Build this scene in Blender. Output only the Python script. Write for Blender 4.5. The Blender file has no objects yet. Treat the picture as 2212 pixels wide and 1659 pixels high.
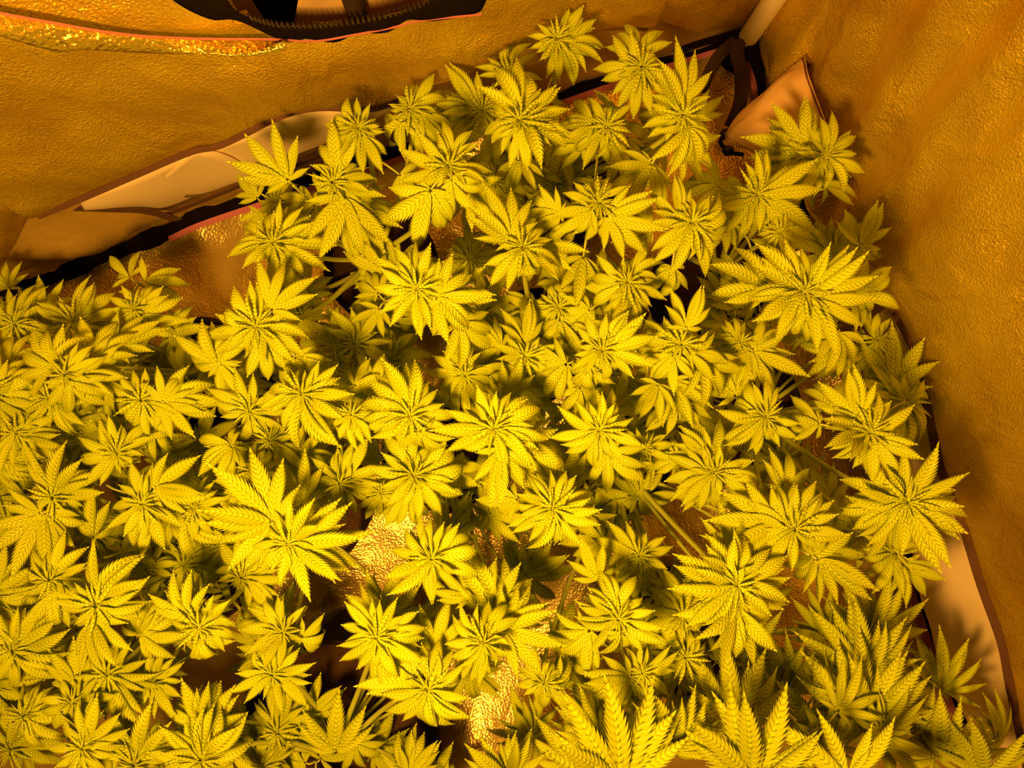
import bpy, bmesh, math, random
from mathutils import Vector, Matrix, noise
R = math.radians
random.seed(11)
S = bpy.context.scene
COL = S.collection

# ---------------------------------------------------------------- camera, world, light, exposure
H = 1.35                      # camera height over the tent floor, looking straight down
F = 1659.0                    # focal length in pixels of the 2212 x 1659 frame
CX, CY = 1106.0, 829.5
cam = bpy.data.cameras.new('camera'); cam.sensor_width = 36.0; cam.lens = 36.0*F/2212.0
cam.clip_start = 0.01; cam.clip_end = 20
co = bpy.data.objects.new('camera', cam); COL.objects.link(co); co.location = (0, 0, H)
S.camera = co
w = bpy.data.worlds.new('world'); S.world = w; w.use_nodes = True
w.node_tree.nodes['Background'].inputs[0].default_value = (1.0, 0.33, 0.02, 1)
w.node_tree.nodes['Background'].inputs[1].default_value = 0.045
def area_lamp(name, loc, target, size, watts, colour):
    l = bpy.data.lights.new(name, 'AREA'); l.shape = 'DISK'; l.size = size; l.energy = watts; l.color = colour
    o = bpy.data.objects.new(name, l); COL.objects.link(o); o.location = loc
    o.rotation_euler = (Vector(target)-Vector(loc)).to_track_quat('-Z', 'Y').to_euler()
    return o
SODIUM = (1.0, 0.425, 0.05)
area_lamp('sodium_lamp', (-0.16, -0.22, 1.33), (0.02, -0.02, 0.3), 0.13, 21.5, SODIUM)
S.view_settings.view_transform = 'Standard'; S.view_settings.look = 'None'
S.view_settings.gamma = 1.0; S.view_settings.exposure = 0.0; S.view_settings.use_curve_mapping = False

# ---------------------------------------------------------------- helpers
PHI = R(18.2)
XT = Vector((math.cos(PHI), math.sin(PHI), 0)); YT = Vector((-math.sin(PHI), math.cos(PHI), 0))
def ray(px, py): return Vector(((px-CX)/F, (CY-py)/F, -1.0))
def at(px, py, z): d = ray(px, py); return Vector((0, 0, H)) + d*(H-z)
CORNER = at(1605, 88, 0); AC = CORNER.dot(XT); BC = CORNER.dot(YT)
def T(a, b, z): v = XT*a + YT*b; return Vector((v.x, v.y, z))
def on_back(px, py, off=0.0): d = ray(px, py); return Vector((0, 0, H)) + d*((BC-off)/d.dot(YT))
def on_right(px, py, off=0.0): d = ray(px, py); return Vector((0, 0, H)) + d*((AC-off)/d.dot(XT))
def px_of(p): k = F/(H-p.z); return (CX+p.x*k, CY-p.y*k)
def N3(x, y, z, s): return noise.noise(Vector((x*s, y*s, z*s)))

def mesh_obj(name, verts, faces, mat, parent=None, smooth=True, uvs=None):
    me = bpy.data.meshes.new(name); me.from_pydata([tuple(v) for v in verts], [], faces); me.update()
    if smooth: me.polygons.foreach_set('use_smooth', [True]*len(me.polygons))
    if uvs:
        ul = me.uv_layers.new(name='UVMap')
        for l in me.loops: ul.data[l.index].uv = uvs[l.vertex_index]
    if mat: me.materials.append(mat)
    o = bpy.data.objects.new(name, me); COL.objects.link(o)
    if parent: o.parent = parent
    return o
def tag(o, label=None, cat=None, group=None, kind=None):
    if label: o['label'] = label
    if cat: o['category'] = cat
    if group: o['group'] = group
    if kind: o['kind'] = kind
    return o
def empty(name, loc):
    o = bpy.data.objects.new(name, None); COL.objects.link(o); o.location = loc; o.empty_display_size = 0.05
    return o
def catmull(pts, n):
    P = [pts[0]*2-pts[1]] + list(pts) + [pts[-1]*2-pts[-2]]; out = []
    for i in range(1, len(P)-2):
        for k in range(n):
            t = k/n; a, b, c, d = P[i-1], P[i], P[i+1], P[i+2]
            out.append(0.5*((2*b)+(c-a)*t+(2*a-5*b+4*c-d)*t*t+(3*b-a-3*c+d)*t*t*t))
    out.append(P[-2].copy()); return out
def tube_data(path, radii, sides, verts, faces, cap=True):
    base = len(verts); n = len(path); up = Vector((0.31, 0.17, 0.93))
    for i, p in enumerate(path):
        d = (path[min(i+1, n-1)]-path[max(i-1, 0)]).normalized()
        s = d.cross(up)
        if s.length < 1e-4: s = d.cross(Vector((1, 0, 0)))
        s.normalize(); t = s.cross(d)
        for k in range(sides):
            a = 2*math.pi*k/sides
            verts.append(p + (s*math.cos(a)+t*math.sin(a))*radii[i])
    for i in range(n-1):
        for k in range(sides):
            k2 = (k+1) % sides
            faces.append((base+i*sides+k, base+i*sides+k2, base+(i+1)*sides+k2, base+(i+1)*sides+k))
    if cap:
        faces.append(tuple(base+k for k in range(sides))[::-1]); faces.append(tuple(base+(n-1)*sides+k for k in range(sides)))
def ribbon(name, pts, width, nrm, mat, parent=None, thick=0.0012, sub=6, wob=0.0):
    """a flat tape of real thickness following pts, lying across nrm"""
    path = catmull(pts, sub); n = len(path); V = []; Fc = []
    for i, p in enumerate(path):
        d = (path[min(i+1, n-1)]-path[max(i-1, 0)]).normalized(); s = d.cross(nrm).normalized(); q = s.cross(d).normalized()
        if q.dot(nrm) < 0: q = -q
        wv = width*(1+wob*math.sin(i*0.9)+wob*0.6*math.sin(i*2.3))
        for a, b in ((-1, 0), (1, 0), (1, 1), (-1, 1)): V.append(p+s*(a*wv/2)+q*(b*thick))
    for i in range(n-1):
        for k in range(4): Fc.append((i*4+k, i*4+(k+1) % 4, i*4+4+(k+1) % 4, i*4+4+k))
    Fc += [(0, 3, 2, 1), ((n-1)*4, (n-1)*4+1, (n-1)*4+2, (n-1)*4+3)]
    return mesh_obj(name, V, Fc, mat, parent, smooth=False)
def strip(name, A, B, nrm, mat, parent=None, cols=60, rows=8, puff=0.004, thick=0.001, wav=0.0):
    """cloth between two edge curves A and B"""
    def res(P, n):
        C = catmull(P, 10); L = [0]
        for i in range(1, len(C)): L.append(L[-1]+(C[i]-C[i-1]).length)
        out = []; j = 0
        for k in range(n):
            s = L[-1]*k/(n-1)
            while j < len(L)-2 and L[j+1] < s: j += 1
            f = (s-L[j])/max(1e-9, L[j+1]-L[j]); out.append(C[j].lerp(C[j+1], min(1, max(0, f))))
        return out
    a = res(A, cols); b = res(B, cols); V = []; Fc = []
    for i in range(cols):
        for j in range(rows):
            t = j/(rows-1); p = a[i].lerp(b[i], t)
            p = p + nrm*(puff*math.sin(math.pi*t)*(0.7+0.8*N3(p.x, p.y, p.z, 9)) + wav*math.sin(i*0.55+N3(p.x, p.y, p.z, 6)*3)*t)
            V.append(p)
    for i in range(cols-1):
        for j in range(rows-1): Fc.append((i*rows+j, i*rows+j+1, (i+1)*rows+j+1, (i+1)*rows+j))
    o = mesh_obj(name, V, Fc, mat, parent)
    m = o.modifiers.new('cloth', 'SOLIDIFY'); m.thickness = thick
    return o

# ---------------------------------------------------------------- materials
def new_mat(name):
    m = bpy.data.materials.new(name); m.use_nodes = True
    nt = m.node_tree; return m, nt, nt.nodes['Principled BSDF']
def nd(nt, t, **kw):
    n = nt.nodes.new(t)
    for k, v in kw.items(): setattr(n, k, v)
    return n
def math_n(nt, op, a, b=None, clamp=False):
    n = nd(nt, 'ShaderNodeMath', operation=op, use_clamp=clamp)
    for i, v in enumerate((a, b)):
        if v is None: continue
        if isinstance(v, (int, float)): n.inputs[i].default_value = v
        else: nt.links.new(v, n.inputs[i])
    return n.outputs[0]
def mixc(nt, fac, a, b, blend='MIX'):
    n = nd(nt, 'ShaderNodeMix', data_type='RGBA', blend_type=blend)
    for s, v in ((n.inputs[0], fac), (n.inputs[6], a), (n.inputs[7], b)):
        if isinstance(v, (int, float)): s.default_value = v
        elif isinstance(v, tuple): s.default_value = (*v, 1)
        else: nt.links.new(v, s)
    return n.outputs[2]

def foil_mat(name, ca, cb, metal, rough, grain=330, gstr=0.35, wrinkle=0.5):
    """pebbled reflective tent lining"""
    m, nt, p = new_mat(name)
    tc = nd(nt, 'ShaderNodeTexCoord').outputs['Object']
    vor = nd(nt, 'ShaderNodeTexVoronoi', feature='SMOOTH_F1'); vor.inputs['Scale'].default_value = grain; nt.links.new(tc, vor.inputs['Vector'])
    mp = nd(nt, 'ShaderNodeMapping'); mp.inputs['Scale'].default_value = (1.0, 1.0, 0.45); nt.links.new(tc, mp.inputs[0])
    n1 = nd(nt, 'ShaderNodeTexNoise'); n1.inputs['Scale'].default_value = 22; n1.inputs['Detail'].default_value = 4; n1.inputs['Distortion'].default_value = 0.8
    nt.links.new(mp.outputs[0], n1.inputs['Vector'])
    n2 = nd(nt, 'ShaderNodeTexNoise'); n2.inputs['Scale'].default_value = 7; n2.inputs['Detail'].default_value = 3; nt.links.new(tc, n2.inputs['Vector'])
    n3 = nd(nt, 'ShaderNodeTexNoise'); n3.inputs['Scale'].default_value = 420; n3.inputs['Detail'].default_value = 2; nt.links.new(tc, n3.inputs['Vector'])
    f = math_n(nt, 'ADD', math_n(nt, 'MULTIPLY', n2.outputs[0], 1.3), math_n(nt, 'MULTIPLY', n3.outputs[0], 0.7))
    ramp = nd(nt, 'ShaderNodeMapRange'); ramp.inputs[1].default_value = 0.75; ramp.inputs[2].default_value = 1.25; nt.links.new(f, ramp.inputs[0])
    nt.links.new(mixc(nt, ramp.outputs[0], ca, cb), p.inputs['Base Color'])
    p.inputs['Metallic'].default_value = metal
    rr = nd(nt, 'ShaderNodeMapRange'); rr.inputs[3].default_value = rough-0.07; rr.inputs[4].default_value = rough+0.1; nt.links.new(n1.outputs[0], rr.inputs[0]); nt.links.new(rr.outputs[0], p.inputs['Roughness'])
    rg = nd(nt, 'ShaderNodeTexNoise', noise_type='RIDGED_MULTIFRACTAL'); rg.inputs['Scale'].default_value = 5.5; rg.inputs['Detail'].default_value = 5; rg.inputs['Distortion'].default_value = 0.6; nt.links.new(mp.outputs[0], rg.inputs['Vector'])
    b0 = nd(nt, 'ShaderNodeBump'); b0.inputs['Strength'].default_value = wrinkle; b0.inputs['Distance'].default_value = 0.006; nt.links.new(rg.outputs[0], b0.inputs['Height'])
    b1 = nd(nt, 'ShaderNodeBump'); b1.inputs['Strength'].default_value = wrinkle; b1.inputs['Distance'].default_value = 0.012; nt.links.new(n1.outputs[0], b1.inputs['Height']); nt.links.new(b0.outputs[0], b1.inputs['Normal'])
    b2 = nd(nt, 'ShaderNodeBump'); b2.inputs['Strength'].default_value = gstr; b2.inputs['Distance'].default_value = 0.0022
    nt.links.new(vor.outputs['Distance'], b2.inputs['Height']); nt.links.new(b1.outputs[0], b2.inputs['Normal'])
    nt.links.new(b2.outputs[0], p.inputs['Normal'])
    return m
def cloth_mat(name, ca, cb, rough=0.8, scale=60, weave=900, bump=0.25, trans=0.0, spec=0.2):
    m, nt, p = new_mat(name)
    tc = nd(nt, 'ShaderNodeTexCoord').outputs['Object']
    n1 = nd(nt, 'ShaderNodeTexNoise'); n1.inputs['Scale'].default_value = scale; n1.inputs['Detail'].default_value = 4; nt.links.new(tc, n1.inputs['Vector'])
    n2 = nd(nt, 'ShaderNodeTexNoise'); n2.inputs['Scale'].default_value = weave; nt.links.new(tc, n2.inputs['Vector'])
    nt.links.new(mixc(nt, n1.outputs[0], ca, cb), p.inputs['Base Color'])
    p.inputs['Roughness'].default_value = rough; p.inputs['Specular IOR Level'].default_value = spec
    b = nd(nt, 'ShaderNodeBump'); b.inputs['Strength'].default_value = bump; b.inputs['Distance'].default_value = 0.001
    nt.links.new(math_n(nt, 'ADD', n1.outputs[0], math_n(nt, 'MULTIPLY', n2.outputs[0], 0.4)), b.inputs['Height']); nt.links.new(b.outputs[0], p.inputs['Normal'])
    if trans: p.inputs['Transmission Weight'].default_value = 0.0
    return m
M = {}
M['foil'] = foil_mat('gold_foil_lining', (0.72, 0.50, 0.05), (0.98, 0.80, 0.08), 0.72, 0.36, 400, 0.7, 0.8)
M['foil_wrinkled'] = foil_mat('gold_foil_gathered', (0.78, 0.62, 0.10), (0.95, 0.82, 0.16), 0.85, 0.24, 260, 1.0, 0.5)
M['foil_floor'] = foil_mat('gold_foil_floor', (0.80, 0.62, 0.20), (0.98, 0.86, 0.34), 0.62, 0.28, 300, 0.35, 0.26)
M['skirt'] = foil_mat('brown_gold_skirt', (0.55, 0.42, 0.10), (0.75, 0.55, 0.14), 0.3, 0.55, 360, 0.2, 0.4)
M['cream'] = cloth_mat('cream_vent_cloth', (0.88, 0.76, 0.62), (0.96, 0.86, 0.72), 0.6, 16, 800, 0.2)
M['sleeve'] = cloth_mat('tan_sleeve_cloth', (0.62, 0.44, 0.27), (0.8, 0.6, 0.38), 0.45, 14, 700, 0.25, spec=0.5)
M['binding'] = cloth_mat('brown_binding_tape', (0.11, 0.06, 0.045), (0.17, 0.09, 0.07), 0.85, 90, 1200, 0.5)
M['black'] = cloth_mat('black_webbing', (0.004, 0.003, 0.002), (0.012, 0.008, 0.005), 0.95, 80, 1100, 0.5, spec=0.05)
M['dark_tie_and_shadow'] = cloth_mat('dark_brown_tie_and_shadow', (0.035, 0.022, 0.012), (0.07, 0.045, 0.022), 0.85, 50, 1100, 0.5)
M['pink'] = cloth_mat('pink_seam_tape', (0.50, 0.16, 0.34), (0.66, 0.25, 0.46), 0.8, 70, 1100, 0.5)
M['pink_dark'] = cloth_mat('pink_stitching', (0.45, 0.13, 0.22), (0.7, 0.28, 0.36), 0.85, 300, 1100, 0.5)
M['pole'] = cloth_mat('white_pole_enamel', (0.9, 0.82, 0.65), (0.95, 0.88, 0.72), 0.3, 8, 200, 0.05, spec=0.5)
M['pot'] = cloth_mat('black_felt_pot', (0.012, 0.008, 0.004), (0.035, 0.022, 0.01), 0.95, 70, 900, 0.7)
M['soil'] = cloth_mat('dark_potting_soil', (0.02, 0.012, 0.006), (0.10, 0.055, 0.02), 0.95, 120, 500, 1.0)
M['plastic'] = cloth_mat('black_plastic', (0.02, 0.014, 0.01), (0.03, 0.02, 0.014), 0.25, 20, 200, 0.05, spec=0.6)
M['outer'] = cloth_mat('tan_cardboard_sheet', (0.50, 0.35, 0.20), (0.68, 0.50, 0.30), 0.7, 14, 500, 0.3)
M['dark'] = cloth_mat('dark_outside_cloth', (0.02, 0.014, 0.008), (0.05, 0.03, 0.015), 0.9, 20, 500, 0.3)

def leaf_mat(name, ca, cb, vein, trans):
    m, nt, p = new_mat(name)
    uv = nd(nt, 'ShaderNodeUVMap').outputs[0]
    sp = nd(nt, 'ShaderNodeSeparateXYZ'); nt.links.new(uv, sp.inputs[0])
    fr = math_n(nt, 'FRACT', sp.outputs[1])
    v = math_n(nt, 'MULTIPLY', math_n(nt, 'ABSOLUTE', math_n(nt, 'SUBTRACT', fr, 0.5)), 2.0)
    vm = math_n(nt, 'POWER', v, 7.0)
    mid = math_n(nt, 'LESS_THAN', sp.outputs[0], 0.075)
    inf = nd(nt, 'ShaderNodeObjectInfo')
    tc = nd(nt, 'ShaderNodeTexCoord').outputs['Object']
    n1 = nd(nt, 'ShaderNodeTexNoise'); n1.inputs['Scale'].default_value = 6; n1.inputs['Detail'].default_value = 3; nt.links.new(tc, n1.inputs['Vector'])
    f = math_n(nt, 'ADD', math_n(nt, 'MULTIPLY', inf.outputs['Random'], 0.6), math_n(nt, 'MULTIPLY', n1.outputs[0], 0.4))
    c = mixc(nt, f, ca, cb)
    c = mixc(nt, math_n(nt, 'MULTIPLY', vm, 0.58), c, vein)
    c = mixc(nt, math_n(nt, 'MULTIPLY', mid, 0.55), c, tuple(min(1, 1.25*x) for x in cb))
    nt.links.new(c, p.inputs['Base Color'])
    p.inputs['Roughness'].default_value = 0.5; p.inputs['Specular IOR Level'].default_value = 0.25
    b = nd(nt, 'ShaderNodeBump'); b.inputs['Strength'].default_value = 0.5; b.inputs['Distance'].default_value = 0.03; b.invert = True
    nt.links.new(vm, b.inputs['Height']); nt.links.new(b.outputs[0], p.inputs['Normal'])
    tr = nd(nt, 'ShaderNodeBsdfTranslucent'); nt.links.new(mixc(nt, 0.5, c, (0.62, 0.50, 0.03)), tr.inputs[0])
    mx = nd(nt, 'ShaderNodeMixShader'); mx.inputs[0].default_value = trans
    nt.links.new(p.outputs[0], mx.inputs[1]); nt.links.new(tr.outputs[0], mx.inputs[2])
    nt.links.new(mx.outputs[0], nt.nodes['Material Output'].inputs[0])
    return m
M['leaf'] = leaf_mat('leaf_green', (0.42, 0.555, 0.008), (0.58, 0.765, 0.012), (0.19, 0.21, 0.006), 0.12)
M['stem'] = cloth_mat('pale_green_stem', (0.42, 0.55, 0.06), (0.55, 0.66, 0.10), 0.55, 40, 400, 0.2)

# ---------------------------------------------------------------- the tent: floor and two walls
def grid_obj(name, fn, nu, nv, mat, parent=None, keep=None, thick=0.0):
    V = [fn(i/(nu-1), j/(nv-1)) for i in range(nu) for j in range(nv)]; Fc = []
    for i in range(nu-1):
        for j in range(nv-1):
            q = (i*nv+j, i*nv+j+1, (i+1)*nv+j+1, (i+1)*nv+j)
            if keep and not keep(sum((V[k] for k in q), Vector())/4): continue
            Fc.append(q)
    o = mesh_obj(name, V, Fc, mat, parent)
    if thick: md = o.modifiers.new('cloth', 'SOLIDIFY'); md.thickness = thick
    return o
ridge = [at(1240, 1420, 0.03), at(1120, 1560, 0.03), at(1040, 1700, 0.03)]
def floor_z(p):
    z = 0.012*N3(p.x, p.y, 0.3, 5) + 0.006*N3(p.x, p.y, 1.7, 14)
    # the loose sheet rises towards the front
    g = at(1040, 1640, 0.0); d2 = ((p.x-g.x)**2 + (p.y-g.y)**2)
    z += 0.075*math.exp(-d2/0.020)
    e = min(AC-p.dot(XT), BC-p.dot(YT)); z += 0.012*math.exp(-(e/0.03)**2)
    return z-0.015
def floor_fn(u, v):
    p = T(AC-2.0+u*2.01, BC-2.0+v*2.01, 0); p.z = floor_z(p); return p
fl = grid_obj('floor', floor_fn, 170, 170, M['foil_floor']); tag(fl, 'crumpled gold reflective sheet covering the tent floor', 'floor', kind='structure')

# --- back wall: lower skirt, and the billowing lining panel that hangs in front of it
UPZ = 1.75
def sk_back(u, v):
    a = AC-2.0+u*2.0; z = v*UPZ
    off = 0.012*N3(a, z, 0.2, 7) + 0.010*N3(a, z, 3.3, 17) + 0.03*math.exp(-((a-(-0.62))/0.10)**2-((z-0.1)/0.09)**2)
    return T(a, BC-off+0.012, z-0.01)
wb = grid_obj('wall_back', sk_back, 120, 100, M['skirt'])
edge_back_px = [(-420, 860), (-120, 700), (-20, 600), (25, 530), (80, 468), (181, 427), (289, 380), (409, 329), (470, 316), (535, 286), (608, 250), (687, 233), (800, 235), (855, 217), (953, 170), (1018, 145), (1100, 98), (1200, 68), (1290, 58), (1400, 60), (1500, 64), (1590, 72)]
EOFF = 0.035
eb = [on_back(x, y, EOFF if 40 < x < 1450 else 0.012) for x, y in edge_back_px]
eb_a = [(p.dot(XT), p.z) for p in eb]
def interp(tab, x):
    if x <= tab[0][0]: return tab[0][1]
    for (x0, y0), (x1, y1) in zip(tab, tab[1:]):
        if x <= x1: return y0+(y1-y0)*(x-x0)/(x1-x0)
    return tab[-1][1]
def sstep(x, a, b): t = min(1.0, max(0.0, (x-a)/(b-a))); return t*t*(3-2*t)
def back_off(a, z, zl): return 0.001+sstep(AC-a, 0.035, 0.13)*back_raw(a, z, zl)
def back_raw(a, z, zl):
    h = z-zl
    edge = EOFF if eb_a[4][0] < a < eb_a[-3][0] else 0.014
    return edge*math.exp(-(h/0.30)**2)+0.012 + (1-math.exp(-h/0.03))*(0.022*N3(a, z, 7.1, 3.2)+0.016*N3(a*0.8+z*0.9, z*0.9-a*0.3, 2.2, 9)+0.005*N3(a*1.3+z*0.6, z*0.5, 2.2, 22)) - 0.012*math.exp(-(h/0.03)**2)
def pan_back(u, v):
    a = AC-1.95+u*1.945; zl = interp(eb_a, a); z = zl+(UPZ-zl)*(v**1.6)
    return T(a, BC-back_off(a, z, zl), z)
def on_panel(px, py, extra=0.0):
    """point of the lining panel seen at this pixel"""
    off = 0.03
    for _ in range(8):
        p = on_back(px, py, off); a = p.dot(XT); off = back_off(a, p.z, interp(eb_a, a))
    return on_back(px, py, off+extra)
hole_px = [(330, -260), (470, -60), (520, 25), (597, 55), (654, 58), (755, 50), (806, 41), (856, 30), (929, 0), (990, -60), (1030, -260)]
hole = [(p.dot(XT), p.z) for p in (on_panel(x, y) for x, y in hole_px)]
def inside(pt, poly):
    x, y = pt; c = False; j = len(poly)-1
    for i in range(len(poly)):
        xi, yi = poly[i]; xj, yj = poly[j]
        if (yi > y) != (yj > y) and x < (xj-xi)*(y-yi)/(yj-yi)+xi: c = not c
        j = i
    return c
hole = [(hole[0][0]-0.12, 1.25)]+hole+[(hole[-1][0]+0.12, 1.25)]
hc = (sum(h[0] for h in hole)/len(hole), sum(h[1] for h in hole)/len(hole))
pb = grid_obj('lining_panel', pan_back, 260, 130, M['foil'], wb, keep=lambda p: not inside((p.dot(XT), p.z), hole), thick=0.001)
pb['label'] = 'gold pebbled lining billowing over the lower skirt'
# open hole in the outer wall too
bm = bmesh.new(); bm.from_mesh(wb.data)
bmesh.ops.delete(bm, geom=[f for f in bm.faces if any(inside((f.calc_center_median().dot(XT), f.calc_center_median().z+d), hole) for d in (-0.03, 0.0, 0.05, 0.10))], context='FACES')
bm.to_mesh(wb.data); bm.free()
tag(wb, 'back tent wall with gold lining and a zipped opening', 'tent wall', kind='structure')
nb = -YT
ribbon('binding_tape', [on_back(x, y, EOFF+0.004) for x, y in edge_back_px[4:-2]], 0.0095, (nb+Vector((0, 0, 0.5))).normalized(), M['binding'], wb, sub=8)
cf = strip('vent_flap', [on_back(x, y, 0.020) for x, y in [(170, 432), (289, 384), (409, 333), (535, 290), (608, 254), (700, 236), (840, 230)]],
      [on_back(x, y, 0.010) for x, y in [(185, 447), (300, 450), (360, 453), (450, 418), (545, 378), (640, 338), (715, 308), (845, 240)]], nb, M['cream'], wb, puff=0.010)
strip('vent_flap', [on_back(x, y, 0.024) for x, y in [(425, 326), (470, 330), (510, 346), (552, 372)]],
      [on_back(x, y, 0.016) for x, y in [(330, 400), (360, 420), (430, 424), (540, 380)]], nb, M['cream'], wb, cols=24, puff=0.006)
ribbon('strap', [on_back(x, y, 0.016) for x, y in [(345, 468), (450, 428), (550, 388), (690, 336), (790, 285)]], 0.016, nb, M['binding'], wb)
ribbon('strap', [on_back(x, y, 0.020) for x, y in [(165, 449), (240, 452), (310, 455), (352, 464), (380, 474)]], 0.017, nb, M['binding'], wb)
seam = [(-60, 680), (0, 652), (108, 606), (200, 570), (362, 505), (430, 474), (560, 430), (687, 390), (1000, 284), (1290, 183), (1440, 132), (1585, 88)]
ribbon('seam_tape', [at(x, y-4, 0.014) for x, y in seam], 0.026, Vector((0, 0, 1)), M['black'], wb, wob=0.25)
ribbon('seam_tape', [at(x+4, y+12, 0.016) for x, y in seam[4:]], 0.010, Vector((0, 0, 1)), M['pink'], wb)
# pink stitched seam and gathered foil strip high on the panel
pk = [(-60, 12), (0, 27), (108, 47), (224, 67), (325, 78), (448, 83), (593, 84), (680, 88), (771, 73), (850, 58), (905, 44), (1040, 30)]
ribbon('stitched_seam', [on_panel(x, y, 0.013) for x, y in pk], 0.0022, nb, M['pink_dark'], wb, thick=0.0012)
strip('gathered_strip', [on_panel(x, y, 0.011) for x, y in [(-60, 10), (0, 27), (108, 47), (224, 67), (325, 78), (448, 83), (610, 84)]],
      [on_panel(x, y, 0.022) for x, y in [(-50, 60), (25, 86), (127, 112), (181, 108), (340, 116), (434, 116), (553, 108), (614, 87)]], nb, M['foil_wrinkled'], wb, cols=150, rows=7, puff=0.010, wav=0.0)
# zipper
zo = [(120, -420), (330, -60), (375, 0), (454, 40), (514, 43), (616, 88), (660, 82), (723, 90), (771, 71), (837, 68), (882, 40), (935, 44), (1024, 28), (1045, 8), (1060, -60), (1080, -420)]
zi = [(330, -420), (470, -60), (500, 12), (545, 40), (597, 55), (654, 58), (700, 56), (755, 50), (806, 41), (856, 30), (929, 0), (985, -60), (1030, -420)]
zt = strip('zipper_tape', [on_panel(x, y, 0.010) for x, y in zo], [on_panel(x, y, 0.016) for x, y in zi], nb, M['black'], wb, cols=120, rows=6, puff=0.002)
tp = catmull([on_panel(x, y, 0.018) for x, y in zi[3:-1]], 40)
V0 = []; acc = 0; last = tp[0]; pts = [tp[0]]
for p in tp[1:]:
    acc += (p-last).length; last = p
    if acc > 0.0052: pts.append(p); acc = 0
tooth = None
for i, p in enumerate(pts):
    if tooth is None:
        b2 = bmesh.new(); bmesh.ops.create_cube(b2, size=1); bmesh.ops.scale(b2, vec=(0.0028, 0.004, 0.008), verts=b2.verts)
        bmesh.ops.bevel(b2, geom=b2.edges[:], offset=0.0007, segments=1, affect='EDGES')
        tooth = bpy.data.meshes.new('zipper_tooth'); b2.to_mesh(tooth); b2.free(); tooth.materials.append(M['plastic'])
    t = bpy.data.objects.new('tooth', tooth); COL.objects.link(t); t.parent = zt; t.location = p+Vector((0, 0, 0.003)); t.rotation_euler = (0, 0, PHI)
# what can be seen through the open zip
dk = strip('dark_curtain', [T(AC-1.5, BC+0.16, -0.01), T(AC-0.9, BC+0.18, -0.01), T(AC-0.2, BC+0.16, -0.01)], [T(AC-1.5, BC+0.16, 1.5), T(AC-0.9, BC+0.18, 1.5), T(AC-0.2, BC+0.16, 1.5)], nb, M['dark'], None, cols=40, rows=20, puff=0.02)
tag(dk, 'dark cloth hanging outside the zipped opening', 'curtain')
def back_at(px, py, k): return on_back(px, py, -k)
sh = strip('tan_sheet', [back_at(630, 75, -0.004), back_at(720, 75, -0.004), back_at(800, 70, -0.004), back_at(930, 50, -0.004)], [back_at(655, -90, -0.004), back_at(780, -100, -0.010), back_at(860, -110, -0.004), back_at(960, -120, -0.004)], nb, M['outer'], None, cols=40, rows=14, puff=0.004, wav=0.002)
tag(sh, 'creased tan sheet seen through the zipped opening', 'sheet')
V = []; Fc = []; tube_data(catmull([back_at(776, 36, -0.0195), back_at(766, 14, -0.0195), back_at(745, -60, -0.0195)], 6), [0.011]*13, 10, V, Fc)
pp = mesh_obj('dark_pipe', V, Fc, M['dark']); tag(pp, 'dark pipe crossing the tan sheet behind the zipper', 'pipe')

# --- right wall
edge_right_px = [(1640, 95), (1668, 200), (1705, 320), (1745, 450), (1830, 560), (1890, 620), (1921, 652), (1980, 769), (2005, 880), (2024, 982), (2053, 1071), (2079, 1133), (2120, 1266), (2164, 1390), (2182, 1482), (2205, 1590), (2232, 1720), (2300, 2000)]
def eoff(i): return min(0.04, 0.010+0.0055*i)
er = [on_right(x, y, eoff(i)) for i, (x, y) in enumerate(edge_right_px)]
er_b = [(-p.dot(YT), p.z) for p in er]
er_o = [(-p.dot(YT), eoff(i)) for i, p in enumerate(er)]
def right_off(b, z, zl): r = right_raw(b, z, zl); r = r if r < 0.03 else 0.03+0.022*math.tanh((r-0.03)/0.022); return 0.001+sstep(BC-b, 0.035, 0.13)*r
def right_raw(b, z, zl):
    h = z-zl; e = interp(er_o, -b)
    dc = BC-b
    fold = 0.018*math.sin(dc*58+z*16+N3(b, z, 1.1, 5)*2.5)*math.exp(-dc/0.35)
    return e*math.exp(-(h/0.28)**2)+0.010 + (1-math.exp(-h/0.03))*(0.024*N3(b, z, 5.3, 3.5)+0.020*N3(b*1.1-z*0.4, z*0.3, 4.2, 10)+0.005*N3(b*1.3-z*0.6, z*0.5, 2.2, 24)+fold)-0.010*math.exp(-(h/0.03)**2)
def pan_right(u, v):
    b = BC-0.004-u*1.95; zl = interp(er_b, -b); z = zl+(UPZ-zl)*(v**1.6)
    return T(AC-right_off(b, z, zl), b, z)
def sk_right(u, v):
    b = BC-u*2.0; z = v*UPZ
    off = 0.010*N3(b, z, 9.2, 7)+0.006*N3(b, z, 3.3, 19)
    return T(AC-off+0.012, b, z-0.01)
wr = grid_obj('wall_right', sk_right, 120, 100, M['skirt']); tag(wr, 'right tent wall with gold pebbled lining and cream vent flap', 'tent wall', kind='structure')
pr = grid_obj('lining_panel', pan_right, 260, 130, M['foil'], wr, thick=0.001)
nr = -XT
ribbon('binding_tape', [on_right(x, y, eoff(i+5)+0.004) for i, (x, y) in enumerate(edge_right_px[5:])], 0.013, (nr+Vector((0, 0, 0.5))).normalized(), M['binding'], wr, sub=8)
strip('vent_flap', [on_right(x+8, y, 0.026) for x, y in edge_right_px[6:-1]],
      [on_right(x, y, 0.042) for x, y in [(1880, 720), (1900, 830), (1955, 950), (1975, 1080), (1972, 1190), (1988, 1290), (2008, 1350), (2032, 1440), (2090, 1560), (2150, 1690)]], nr, M['cream'], wr, cols=80, rows=12, puff=0.016)
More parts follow.
